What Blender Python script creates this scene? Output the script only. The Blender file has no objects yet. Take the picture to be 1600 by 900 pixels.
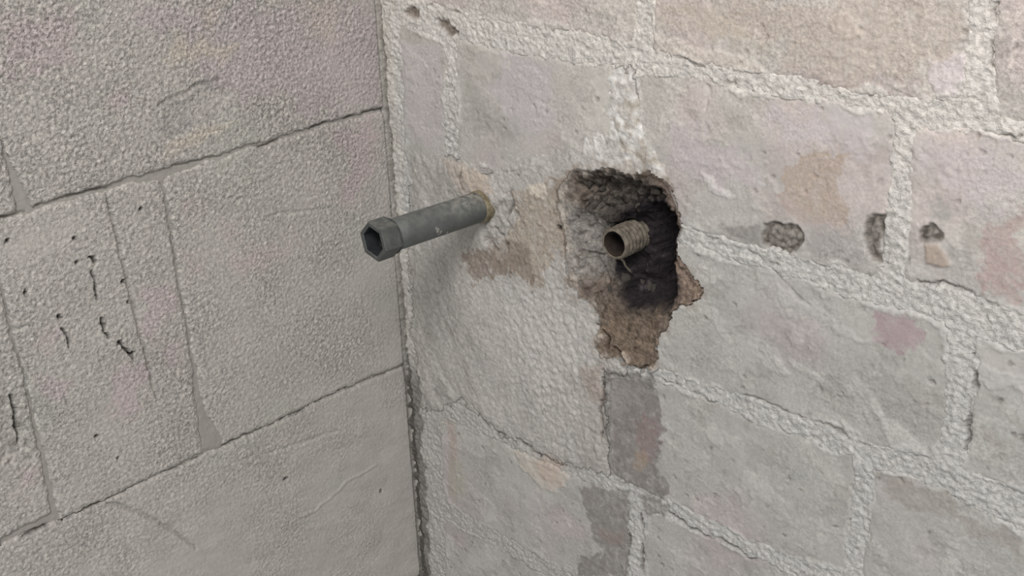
import bpy, bmesh, math
import numpy as np
from mathutils import Vector, Matrix

# ------------------------------------------------------------------ camera, light, exposure
scene = bpy.context.scene
COL = scene.collection
cam_data = bpy.data.cameras.new('camera')
cam = bpy.data.objects.new('camera', cam_data)
COL.objects.link(cam)
cam_data.sensor_width = 36.0
cam_data.lens = 36.0 * 1937.03 / 1600.0
cam_data.clip_start = 0.01
_r = Vector((0.71283176, 0.70043156, -0.03558822))
_u = Vector((-0.25800904, 0.30908564, 0.91536736))
_f = Vector((-0.65215199, 0.64332084, -0.40104374))
_m = Matrix((_r, _u, -_f)).transposed().to_4x4()
_m.translation = Vector((0.695020677, -0.563111193, 0.172982544))
cam.matrix_world = _m
scene.camera = cam

world = bpy.data.worlds.new('room_ambience')
scene.world = world
world.use_nodes = True
wn = world.node_tree.nodes
wn['Background'].inputs['Color'].default_value = (0.97, 0.985, 1.0, 1)
wn['Background'].inputs['Strength'].default_value = 0.50


def area_light(name, loc, target, size, power, color):
    d = bpy.data.lights.new(name, 'AREA')
    d.shape = 'RECTANGLE'
    d.size, d.size_y = size
    d.energy = power
    d.color = color
    o = bpy.data.objects.new(name, d)
    COL.objects.link(o)
    o.location = loc
    o.rotation_euler = (Vector(target) - Vector(loc)).to_track_quat('-Z', 'Y').to_euler()
    return o


# daylight from a window high up on the right
area_light('window_daylight', (0.95, -0.95, 1.05), (0.35, 0.0, -0.05), (0.7, 0.6), 21.0, (1.0, 0.985, 0.985))
scene.view_settings.view_transform = 'Standard'
scene.view_settings.look = 'None'
scene.view_settings.gamma = 1.0
scene.view_settings.use_curve_mapping = False
scene.view_settings.exposure = 0.16


# ------------------------------------------------------------------ numeric helpers
def lin(r, g, b):
    def f(c):
        c /= 255.0
        return c / 12.92 if c <= 0.04045 else ((c + 0.055) / 1.055) ** 2.4
    return np.array([f(r), f(g), f(b)], dtype=np.float32)


def hash2(ix, iy, seed):
    h = (ix.astype(np.uint32) * np.uint32(374761393) + iy.astype(np.uint32) * np.uint32(668265263)
         + np.uint32((seed * 2246822519 + 3266489917) & 0xffffffff))
    h = (h ^ (h >> np.uint32(13))) * np.uint32(1274126177)
    h = h ^ (h >> np.uint32(16))
    return h


def perlin(x, y, seed):
    x0 = np.floor(x); y0 = np.floor(y)
    fx = (x - x0).astype(np.float32); fy = (y - y0).astype(np.float32)
    ix = x0.astype(np.int64) + 4096; iy = y0.astype(np.int64) + 4096
    sx = fx * fx * fx * (fx * (fx * 6 - 15) + 10)
    sy = fy * fy * fy * (fy * (fy * 6 - 15) + 10)

    def g(dx, dy):
        a = hash2(ix + dx, iy + dy, seed).astype(np.float32) * np.float32(2 * math.pi / 4294967296.0)
        return np.cos(a) * (fx - dx) + np.sin(a) * (fy - dy)
    a = g(0, 0) * (1 - sx) + g(1, 0) * sx
    b = g(0, 1) * (1 - sx) + g(1, 1) * sx
    return (a * (1 - sy) + b * sy) * 1.5


def fbm(x, y, freq, octaves, seed, gain=0.5, ridged=False):
    out = 0; amp = 1.0; tot = 0
    for k in range(octaves):
        n = perlin(x * freq, y * freq, seed + 17 * k)
        if ridged:
            n = 1 - 2 * np.abs(n)
        out = out + amp * n
        tot += amp
        amp *= gain
        freq *= 2.03
    return out / tot


def worley(x, y, freq, seed):
    x = x * freq; y = y * freq
    x0 = np.floor(x); y0 = np.floor(y)
    ix = x0.astype(np.int64) + 4096; iy = y0.astype(np.int64) + 4096
    best = np.full(x.shape, 9.0, np.float32)
    for dx in (-1, 0, 1):
        for dy in (-1, 0, 1):
            h = hash2(ix + dx, iy + dy, seed)
            jx = (h & np.uint32(0xffff)).astype(np.float32) / 65536.0
            jy = (h >> np.uint32(16)).astype(np.float32) / 65536.0
            d = (x0 + dx + jx - x) ** 2 + (y0 + dy + jy - y) ** 2
            best = np.minimum(best, d)
    return np.sqrt(best)


def sstep(a, b, x):
    t = np.clip((x - a) / (b - a), 0, 1)
    return t * t * (3 - 2 * t)


class Grid:
    """A wall face as a fine grid: first axis is height, second runs along the wall (millimetres)."""

    def __init__(self, u0, u1, v0, v1, step, seed):
        self.u = np.arange(u0, u1 + step * 0.5, step)
        self.v = np.arange(v0, v1 + step * 0.5, step)
        self.U, self.V = np.meshgrid(self.u, self.v)
        self.step = step
        self.shape = self.U.shape
        self.seed = seed
        U, V = self.U, self.V
        self.wx = fbm(U, V, 0.05, 4, seed + 1)
        self.wy = fbm(U, V, 0.05, 4, seed + 2)
        self.mx = fbm(U, V, 0.12, 3, seed + 5)
        self.my = fbm(U, V, 0.12, 3, seed + 6)
        self.fx = fbm(U, V, 0.28, 2, seed + 3)
        self.fy = fbm(U, V, 0.28, 2, seed + 4)

    def _sub(self, pts, pad):
        p = np.array(pts)
        a = max(np.searchsorted(self.u, p[:, 0].min() - pad) - 1, 0)
        b = min(np.searchsorted(self.u, p[:, 0].max() + pad) + 1, len(self.u))
        c = max(np.searchsorted(self.v, p[:, 1].min() - pad) - 1, 0)
        d = min(np.searchsorted(self.v, p[:, 1].max() + pad) + 1, len(self.v))
        return slice(c, d), slice(a, b)

    def _warped(self, s, warp, fine):
        return (self.U[s] + warp * (1.3 * self.wx[s] + 0.9 * self.mx[s]) + fine * self.fx[s],
                self.V[s] + warp * (1.3 * self.wy[s] + 0.9 * self.my[s]) + fine * self.fy[s])

    def sdf(self, pts, warp=0.0, fine=0.0, pad=25.0):
        """signed distance to a polygon (positive inside), ragged by noise"""
        s = self._sub(pts, pad)
        out = np.full(self.shape, -pad, np.float32)
        x, y = self._warped(s, warp, fine)
        d = np.full(x.shape, 1e9); inside = np.zeros(x.shape, bool)
        n = len(pts)
        for i in range(n):
            ax, ay = pts[i]; bx, by = pts[(i + 1) % n]
            ex, ey = bx - ax, by - ay
            t = np.clip(((x - ax) * ex + (y - ay) * ey) / (ex * ex + ey * ey + 1e-9), 0, 1)
            d = np.minimum(d, (x - ax - t * ex) ** 2 + (y - ay - t * ey) ** 2)
            c = ((ay > y) != (by > y))
            xc = (bx - ax) * (y - ay) / ((by - ay) if by != ay else 1e-9) + ax
            inside ^= c & (x < xc)
        d = np.sqrt(d)
        out[s] = np.where(inside, d, -d)
        return out

    def mask(self, pts, soft=1.0, warp=3.0, fine=1.0):
        return sstep(-soft, soft, self.sdf(pts, warp, fine, pad=12.0 + soft))

    def line(self, pts, warp=0.0, fine=0.0, pad=16.0):
        """distance to a polyline, and position along it 0..1"""
        s = self._sub(pts, pad)
        out = np.full(self.shape, 1e3, np.float32)
        par = np.zeros(self.shape, np.float32)
        x, y = self._warped(s, warp, fine)
        d = np.full(x.shape, 1e9); q = np.zeros(x.shape)
        n = len(pts) - 1
        for i in range(n):
            ax, ay = pts[i]; bx, by = pts[i + 1]
            ex, ey = bx - ax, by - ay
            t = np.clip(((x - ax) * ex + (y - ay) * ey) / (ex * ex + ey * ey + 1e-9), 0, 1)
            dd = (x - ax - t * ex) ** 2 + (y - ay - t * ey) ** 2
            k = dd < d
            d = np.where(k, dd, d); q = np.where(k, (i + t) / n, q)
        out[s] = np.sqrt(d); par[s] = q
        return out, par

    def stroke(self, pts, width, soft=0.6, warp=1.5, fine=0.6):
        d, t = self.line(pts, warp, fine, pad=width + soft + 8)
        k = 0.45 + 0.55 * np.sqrt(np.abs(np.sin(math.pi * np.clip(t, 0, 1))))
        return 1 - sstep(max(width - soft, 0), width + soft, d / k)


def paint(colour, mask, rgb, opacity=1.0):
    m = (mask * opacity)[..., None]
    colour += (rgb - colour) * m


def tint(colour, mask, factor):
    """multiply by a colour factor where the mask holds"""
    colour *= 1 + mask[..., None] * (np.array(factor, np.float32) - 1)


# ------------------------------------------------------------------ materials
def masonry(name, speckle_scale, speckle_amount, bump_scale, bump_mm, pit=0.0, roughness=0.95):
    m = bpy.data.materials.new(name)
    m.use_nodes = True
    nt = m.node_tree; N = nt.nodes; L = nt.links
    b = N['Principled BSDF']
    b.inputs['Roughness'].default_value = roughness
    b.inputs['Specular IOR Level'].default_value = 0.15
    att = N.new('ShaderNodeAttribute'); att.attribute_name = 'Col'
    tc = N.new('ShaderNodeTexCoord')
    n1 = N.new('ShaderNodeTexNoise'); n1.inputs['Scale'].default_value = speckle_scale
    n1.inputs['Detail'].default_value = 3.0; n1.inputs['Roughness'].default_value = 0.6
    L.new(tc.outputs['Object'], n1.inputs['Vector'])
    mr = N.new('ShaderNodeMapRange')
    mr.inputs['From Min'].default_value = 0.25; mr.inputs['From Max'].default_value = 0.75
    mr.inputs['To Min'].default_value = 1 - speckle_amount; mr.inputs['To Max'].default_value = 1 + speckle_amount
    L.new(n1.outputs['Fac'], mr.inputs['Value'])
    mixa = N.new('ShaderNodeMix'); mixa.data_type = 'FLOAT'; mixa.clamp_factor = False
    mixa.inputs['A'].default_value = 1.0
    L.new(att.outputs['Alpha'], mixa.inputs['Factor']); L.new(mr.outputs['Result'], mixa.inputs['B'])
    mul = N.new('ShaderNodeVectorMath'); mul.operation = 'SCALE'
    L.new(att.outputs['Color'], mul.inputs[0]); L.new(mixa.outputs['Result'], mul.inputs['Scale'])
    L.new(mul.outputs['Vector'], b.inputs['Base Color'])
    n2 = N.new('ShaderNodeTexNoise'); n2.inputs['Scale'].default_value = bump_scale
    n2.inputs['Detail'].default_value = 4.0; n2.inputs['Roughness'].default_value = 0.62
    L.new(tc.outputs['Object'], n2.inputs['Vector'])
    h = n2.outputs['Fac']
    if pit > 0:
        vo = N.new('ShaderNodeTexVoronoi'); vo.inputs['Scale'].default_value = bump_scale * 0.8
        L.new(tc.outputs['Object'], vo.inputs['Vector'])
        p = N.new('ShaderNodeMapRange'); p.inputs['From Max'].default_value = 0.35
        p.inputs['To Min'].default_value = -pit; p.inputs['To Max'].default_value = 0.0
        L.new(vo.outputs['Distance'], p.inputs['Value'])
        ad = N.new('ShaderNodeMath'); ad.operation = 'ADD'
        L.new(h, ad.inputs[0]); L.new(p.outputs['Result'], ad.inputs[1])
        h = ad.outputs['Value']
    bp = N.new('ShaderNodeBump'); bp.inputs['Distance'].default_value = bump_mm * 0.001
    bp.inputs['Strength'].default_value = 1.0
    ha = N.new('ShaderNodeMath'); ha.operation = 'MULTIPLY'
    L.new(h, ha.inputs[0]); L.new(att.outputs['Alpha'], ha.inputs[1])
    h = ha.outputs['Value']
    L.new(h, bp.inputs['Height']); L.new(bp.outputs['Normal'], b.inputs['Normal'])
    return m


def plain(name, rgb, rgb2, scale, rough, metallic=0.0, bump_mm=0.2):
    m = bpy.data.materials.new(name)
    m.use_nodes = True
    nt = m.node_tree; N = nt.nodes; L = nt.links
    b = N['Principled BSDF']
    b.inputs['Metallic'].default_value = metallic
    tc = N.new('ShaderNodeTexCoord')
    n = N.new('ShaderNodeTexNoise'); n.inputs['Scale'].default_value = scale
    n.inputs['Detail'].default_value = 6; n.inputs['Roughness'].default_value = 0.65
    L.new(tc.outputs['Object'], n.inputs['Vector'])
    cr = N.new('ShaderNodeValToRGB')
    cr.color_ramp.elements[0].position = 0.38; cr.color_ramp.elements[1].position = 0.66
    cr.color_ramp.elements[0].color = (*lin(*rgb), 1); cr.color_ramp.elements[1].color = (*lin(*rgb2), 1)
    L.new(n.outputs['Fac'], cr.inputs['Fac']); L.new(cr.outputs['Color'], b.inputs['Base Color'])
    r = N.new('ShaderNodeMapRange')
    r.inputs['To Min'].default_value = rough - 0.12; r.inputs['To Max'].default_value = rough + 0.12
    L.new(n.outputs['Fac'], r.inputs['Value']); L.new(r.outputs['Result'], b.inputs['Roughness'])
    bp = N.new('ShaderNodeBump'); bp.inputs['Distance'].default_value = bump_mm * 0.001
    L.new(n.outputs['Fac'], bp.inputs['Height']); L.new(bp.outputs['Normal'], b.inputs['Normal'])
    return m


MAT_BRICK = masonry('pale_brick', 520, 0.20, 560, 0.5)
MAT_MORTAR = masonry('crumbly_mortar', 420, 0.22, 420, 1.6)
MAT_PLASTER = masonry('smeared_plaster', 420, 0.22, 460, 1.0)
MAT_CAVITY = masonry('dirty_rubble', 340, 0.50, 380, 2.0)
MAT_BLOCK = masonry('aerated_block', 480, 0.42, 440, 1.7, pit=0.25)
MAT_JOINT = masonry('smooth_joint_mortar', 400, 0.08, 420, 0.4)


# ------------------------------------------------------------------ sheet meshes from the grids
def sheet(name, grid, cells, H, colour, to_world, mat, parent=None, flip=False, slab=None, alpha=None):
    idx = np.argwhere(cells)
    i, j = idx[:, 0], idx[:, 1]
    w = grid.shape[1]
    quads = np.stack([i * w + j, i * w + j + 1, (i + 1) * w + j + 1, (i + 1) * w + j], 1)
    if flip:
        quads = quads[:, ::-1]
    used, inv = np.unique(quads.ravel(), return_inverse=True)
    quads = inv.reshape(-1, 4)
    uu = grid.U.ravel()[used]; vv = grid.V.ravel()[used]; hh = H.ravel()[used]
    co = to_world(uu, vv, hh)
    cc = colour.reshape(-1, 3)[used]
    if slab is not None:                      # the wall's body behind its face
        u0, u1, v0, v1, h0, h1 = slab
        boxes = [(u0, u1, v0, v1, h0, h1), (u1 - 6, u1 + 400, v0 - 300, v1 + 350, -1.5, h1), (u0, u1 - 6, v1 - 6, v1 + 350, -1.5, h1), (u0, u1 - 6, v0 - 300, v0 + 6, -1.5, h1)]
        mean = cc.mean(0)
        extra = []
        for (a0, a1, b0, b1, e0, e1) in boxes:
            n = len(co)
            c8 = np.array([(a, b, c) for c in (e0, e1) for b in (b0, b1) for a in (a0, a1)], float)
            co = np.concatenate([co, to_world(c8[:, 0], c8[:, 1], c8[:, 2])])
            cc = np.concatenate([cc, np.tile(mean, (8, 1))])
            extra.append(np.array([(0, 1, 3, 2), (4, 6, 7, 5), (0, 4, 5, 1), (1, 5, 7, 3), (3, 7, 6, 2), (2, 6, 4, 0)]) + n)
        f = np.concatenate(extra)
        if flip:
            f = f[:, ::-1]
        quads = np.concatenate([quads, f])
    me = bpy.data.meshes.new(name)
    me.vertices.add(len(co)); me.vertices.foreach_set('co', co.astype(np.float32).ravel())
    me.loops.add(quads.size); me.loops.foreach_set('vertex_index', quads.astype(np.int32).ravel())
    me.polygons.add(len(quads))
    me.polygons.foreach_set('loop_start', np.arange(0, quads.size, 4, dtype=np.int32))
    me.polygons.foreach_set('use_smooth', np.concatenate([np.ones(len(idx), bool), np.zeros(len(quads) - len(idx), bool)]))
    me.update(calc_edges=True)
    a = me.color_attributes.new('Col', 'FLOAT_COLOR', 'POINT')
    rgba = np.ones((len(co), 4), np.float32); rgba[:, :3] = np.clip(cc, 0, 1)
    if alpha is not None:                     # coarseness of the grain
        rgba[:len(used), 3] = alpha.ravel()[used]
    a.data.foreach_set('color', rgba.ravel())
    me.materials.append(mat)
    o = bpy.data.objects.new(name, me)
    COL.objects.link(o)
    if parent is not None:
        o.parent = parent
    return o


def cells_of(vertex_mask):
    m = vertex_mask
    return m[:-1, :-1] | m[1:, :-1] | m[:-1, 1:] | m[1:, 1:]


def right_world(u, v, h):
    return np.stack([u, -h, v], 1) * 0.001


def left_world(u, v, h):
    return np.stack([h, -u, v], 1) * 0.001


# ================================================================== RIGHT WALL
STEP = 0.82
g = Grid(-4, 560, -530, 140, STEP, 11)
U, V = g.U, g.V
Z = np.zeros(g.shape, np.float32)

# --- brick outlines (mm along the wall, mm in height)
bricks = [
    # top course
    [(47.8, 13.8), (124.3, 9.7), (156.1, 10.2), (184.3, 12.0), (234.8, 7.6), (237.0, 35.5), (246.0, 95.0), (40.0, 95.0), (34.8, 16.8)],
    [(248.7, 36.7), (248.6, 8.7), (280.4, 4.2), (307.3, 4.1), (355.8, 5.4), (388.7, 4.1), (420.7, 4.4), (435.9, 10.7), (437.2, 32.6), (435.7, 56.5), (440.0, 95.0), (258.0, 95.0)],
    [(447.9, 57.8), (450.3, 28.3), (454.5, 4.4), (468.4, 1.9), (555.0, -8.0), (555.0, 95.0), (450.0, 95.0)],
    [(30.0, 108.0), (140.0, 108.0), (140.0, 139.0), (30.0, 139.0)],
    [(154.0, 108.0), (340.0, 108.0), (340.0, 139.0), (154.0, 139.0)],
    [(354.0, 108.0), (555.0, 108.0), (555.0, 139.0), (354.0, 139.0)],
    # second course
    [(21.6, -4.2), (39.4, -3.9), (66.3, -11.1), (70.3, -25.6), (63.4, -68.4), (63.6, -98.5), (60.1, -115.6), (17.3, -122.8), (18.1, -75.5), (19.4, -37.5)],
    [(81.2, -8.3), (128.0, -9.0), (168.7, -7.6), (219.0, -6.8), (218.9, -50.3), (186.8, -71.1), (138.4, -86.1), (78.3, -105.0), (75.1, -70.1), (77.4, -33.5)],
    [(238.8, -7.8), (276.1, -3.8), (342.4, -5.0), (371.7, -4.4), (401.6, -4.0), (403.1, -8.4), (404.4, -52.0), (403.3, -88.3), (399.0, -94.6), (374.2, -94.6), (326.0, -96.3), (267.2, -96.3), (251.0, -63.2), (237.0, -41.0)],
    [(413.8, -7.9), (450.6, -4.5), (469.4, -5.4), (555.0, -8.0), (555.0, -94.0), (480.9, -92.6), (456.8, -87.8), (419.4, -91.2), (415.0, -90.2), (415.9, -56.4)],
    # third course
    [(274.1, -105.4), (279.0, -106.7), (333.5, -107.0), (383.2, -108.9), (413.7, -107.6), (441.0, -106.1), (444.2, -109.5), (444.7, -126.3), (447.4, -163.5), (444.8, -186.6), (441.5, -190.0), (395.1, -194.8), (352.7, -194.7), (306.9, -196.3), (250.8, -199.3), (248.3, -165.3), (255.0, -132.5), (264.5, -108.7)],
    [(458.3, -112.3), (483.3, -110.8), (555.0, -108.0), (555.0, -190.0), (493.7, -189.2), (461.2, -190.3), (461.6, -175.2), (461.8, -129.5)],
    # fourth course
    [(213.9, -218.6), (253.0, -207.0), (301.4, -204.6), (331.9, -209.5), (357.0, -207.0), (397.6, -205.6), (399.8, -211.5), (398.5, -255.8), (398.4, -285.1), (385.0, -290.0), (362.6, -294.1), (314.8, -295.4), (268.3, -293.3), (231.9, -295.8), (215.8, -293.2), (212.5, -253.6)],
    [(410.0, -208.2), (446.0, -204.8), (495.5, -212.8), (555.0, -206.0), (555.0, -294.0), (415.0, -294.0), (408.3, -282.0), (409.5, -247.3)],
    # fifth course
    [(41.6, -316.8), (90.1, -308.7), (137.6, -310.2), (169.6, -311.3), (200.3, -308.1), (230.8, -304.5), (230.8, -334.1), (229.8, -371.7), (232.0, -392.0), (170.0, -392.0), (167.4, -399.2), (101.8, -398.4), (39.5, -397.2), (33.1, -381.4), (36.9, -337.5)],
    [(246.6, -311.1), (256.6, -307.7), (284.5, -307.3), (342.6, -303.8), (380.0, -308.0), (430.0, -308.0), (430.0, -392.0), (244.0, -392.0), (244.9, -363.1)],
    [(440.0, -308.0), (555.0, -308.0), (555.0, -392.0), (440.0, -392.0)],
    # sixth course
    [(33.6, -411.1), (95.5, -408.7), (147.1, -411.6), (200.0, -408.0), (200.0, -495.0), (24.0, -495.0), (31.1, -469.1)],
    [(212.0, -408.0), (400.0, -408.0), (400.0, -495.0), (212.0, -495.0)],
    [(412.0, -408.0), (555.0, -408.0), (555.0, -495.0), (412.0, -495.0)],
]

# --- base colours
warmth = sstep(-140, 60, V + 0.10 * (U - 200))                       # warmer and paler towards the upper right
n_lo = fbm(U, V, 0.012, 3, 301); n_mid = fbm(U, V, 0.05, 4, 302); n_hi = fbm(U, V, 0.22, 3, 303)
colB = np.tile(lin(168, 165, 160), (*g.shape, 1)).astype(np.float32)
paint(colB, warmth, lin(190, 183, 175))
tint(colB, np.clip(n_mid, -1, 1), (1.10, 1.10, 1.10))
tint(colB, np.clip(n_hi, -1, 1), (1.07, 1.07, 1.07))
tint(colB, sstep(0.05, 0.4, n_lo), (1.02, 0.965, 0.985))
tint(colB, sstep(0.05, 0.45, -n_lo), (0.99, 1.0, 0.985))
colM = np.tile(lin(182, 180, 175), (*g.shape, 1)).astype(np.float32)
paint(colM, warmth, lin(207, 201, 193))
m_mid = fbm(U, V, 0.09, 3, 311); m_hi = fbm(U, V, 0.35, 2, 312)
tint(colM, np.clip(m_mid, -1, 1), (1.10, 1.09, 1.08))
tint(colM, np.clip(m_hi, -1, 1), (1.25, 1.25, 1.24))

blot = fbm(U * 0.6 + V * 0.3, V, 0.03, 4, 304)
tint(colB, np.clip(blot, -1, 1), (1.16, 1.15, 1.14))
grain0 = fbm(U, V, 0.25, 3, 305, gain=0.7)
top_grain = sstep(-10, 4, V)
tint(colB, np.clip(grain0, -1, 1) * (0.35 + 0.65 * top_grain), (1.28, 1.27, 1.26))
skim = sstep(0.10, 0.16, fbm(U * 0.8 + V * 0.3, V - 0.2 * U, 0.028, 5, 306, gain=0.6))
skim2 = sstep(0.16, 0.22, fbm(U, V, 0.05, 5, 307, gain=0.62))
tint(colB, skim, (1.08, 1.08, 1.075)); tint(colB, skim2, (0.91, 0.905, 0.90))
pits = (1 - sstep(0.06, 0.13, worley(U + 2 * g.fx, V + 2 * g.fy, 0.07, 308))) * sstep(0.12, 0.3, fbm(U, V, 0.03, 2, 309))
tint(colB, np.clip(pits, 0, 1), (0.72, 0.70, 0.69))
# --- relief of bricks and mortar
HB = 0.25 * fbm(U, V, 0.02, 2, 321) + 0.45 * fbm(U, V, 0.08, 4, 322) + 0.12 * n_hi + (0.15 + 0.35 * top_grain) * grain0 + 0.35 * skim - 0.3 * skim2 - 0.9 * np.clip(pits, 0, 1)
lump = worley(U, V, 0.16, 331)
HM = (-0.5 + 1.3 * fbm(U, V, 0.04, 3, 332) + 0.5 * (0.55 - lump) + 0.8 * fbm(U * 0.7 + V * 0.4, V * 1.1, 0.14, 3, 334, ridged=True) + 0.9 * fbm(U, V, 0.3, 2, 333))

# --- plaster patch round the pipes: a thick trowelled coat, from the corner to the crumbling edge
PATCH = [(25.8, -96.4), (75.4, -92.4), (104.1, -86.7), (147.2, -72.8), (187.1, -60.9), (213.8, -43.5), (211.4, -9.5), (231.4, -4.3), (243.9, -39.7), (258.8, -61.6), (270.0, -94.8), (269.6, -115.8), (262.6, -134.7), (256.5, -162.8), (253.9, -198.3), (211.6, -216.4), (209.1, -254.9), (212.3, -293.6), (164.8, -304.6), (90.6, -301.8), (62.9, -290.7), (39.5, -307.2), (11.7, -317.4), (10.9, -271.2), (12.9, -193.3), (19.5, -129.4)]
d_patch = g.sdf(PATCH, 5.0, 2.0)
patch = sstep(-1.5, 1.5, d_patch)
ang = math.radians(-62)
s1 = U * math.cos(ang) + V * math.sin(ang); s2 = -U * math.sin(ang) + V * math.cos(ang)
trowel = fbm(s1 * 0.35, s2, 0.05, 4, 341)
rough_zone = g.mask([(161.7, -162.7), (250.3, -164.7), (256.0, -199.4), (212.7, -223.8), (209.4, -285.4), (170.0, -296.0), (120.3, -256.1), (117.2, -190.0)], 8, 6, 0)
HP = 1.0 + 1.5 * fbm(U, V, 0.02, 3, 349) + 0.9 * trowel + 0.6 * fbm(U, V, 0.22, 3, 342) - 0.9 * np.clip(pits, 0, 1) + rough_zone * (0.9 * fbm(U, V, 0.2, 3, 343) + 0.8 * (0.5 - worley(U, V, 0.2, 344)))
upper_white = g.mask([(190.7, -8.5), (238.7, -0.2), (253.5, -34.1), (263.6, -61.8), (218.8, -69.7), (181.5, -63.6), (187.6, -33.3)], 7, 8, 3)
HP += upper_white * (0.9 * (0.5 - worley(U, V, 0.17, 345)) + 0.8 * fbm(U, V, 0.22, 3, 346))
colP = np.tile(lin(176, 172, 166), (*g.shape, 1)).astype(np.float32)
paint(colP, sstep(-130, 40, V), lin(187, 181, 173))
tint(colP, np.clip(trowel, -1, 1), (1.10, 1.10, 1.10))
tint(colP, np.clip(pits, 0, 1), (0.75, 0.74, 0.73))
tint(colP, skim2, (0.92, 0.915, 0.91))
pl = fbm(s1 * 0.4, s2, 0.03, 4, 350)
tint(colP, np.clip(pl, -1, 1), (1.16, 1.155, 1.15))
left_part = 1 - sstep(60, 110, U + 20 * g.wx)
tint(colP, left_part, (0.93, 0.93, 0.925))
HP += left_part * 1.4 * fbm(s1 * 0.3, s2, 0.07, 3, 355)
crumbs = sstep(0.2, 0.5, fbm(U, V, 0.16, 3, 356)) * g.mask([(127.8, -105.6), (180.9, -89.6), (176.9, -139.9), (149.5, -166.1), (78.1, -180.8), (83.0, -159.4), (119.8, -140.4)], 6, 6, 2)
HP += crumbs * 1.2
tint(colP, np.clip(n_hi, -1, 1), (1.12, 1.12, 1.12))
edge_taper = sstep(-2, 9, d_patch)
HM = HM * (1 - patch) + patch * (HP * edge_taper - 0.5 * (1 - edge_taper))
paint(colP, g.mask([(117.7, -179.9), (173.4, -164.2), (201.7, -188.9), (195.6, -219.9), (152.5, -255.2), (114.7, -236.9)], 14, 8, 2), lin(186, 182, 176), 0.7)
paint(colP, upper_white * sstep(-0.4, 0.3, fbm(U, V, 0.08, 4, 347)), lin(216, 213, 208), 0.9)
paint(colP, g.mask([(224.0, -11.6), (248.7, -34.9), (261.2, -62.3), (231.6, -67.1), (218.9, -44.2)], 6, 8, 3) * sstep(-0.2, 0.4, fbm(U, V, 0.13, 3, 348)), lin(160, 148, 132), 0.7)
paint(colP, g.mask([(236.3, -9.7), (253.3, -18.6), (258.2, -27.5), (248.7, -31.0), (238.9, -21.0)], 3, 5, 2), lin(112, 106, 98), 0.85)

# --- dark crumbling strip and pale bead in the corner
bead_w = 14 + 12 * fbm(V, V * 0 + 3.3, 0.02, 3, 351)
bead = 1 - sstep(bead_w - 3, bead_w + 3, U + 3 * g.wx)
lower = sstep(-300, -262, -(-V) * 1.0) * 0 + sstep(262, 300, -V)
HM += bead * (1 - lower) * (1.6 + 1.5 * fbm(U, V, 0.09, 3, 352) - 0.10 * U)
paint(colM, bead * (1 - lower), lin(188, 182, 172), 0.6)
paint(colP, bead * (1 - lower), lin(186, 181, 172), 0.6)
strip = (1 - sstep(10, 14, U + 7 * g.wx + 3 * g.mx)) * lower
HM -= strip * (0.8 + 2.5 * fbm(U, V, 0.10, 3, 353))
paint(colM, strip, lin(112, 108, 102), 0.85)
paint(colP, strip, lin(118, 114, 108), 0.75)
corner_crack = 1 - sstep(1.4, 3.4, np.abs(U - 0.8) + 1.5 * g.mx)
paint(colM, sstep(240, 300, -V) * (1 - sstep(150, 240, U)) * (1 - strip), lin(168, 164, 158), 0.7)
HM -= corner_crack * 3.5 * (1 - 0.85 * lower)
tint(colM, corner_crack, (0.5, 0.49, 0.47)); tint(colP, corner_crack, (0.5, 0.49, 0.47))

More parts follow.
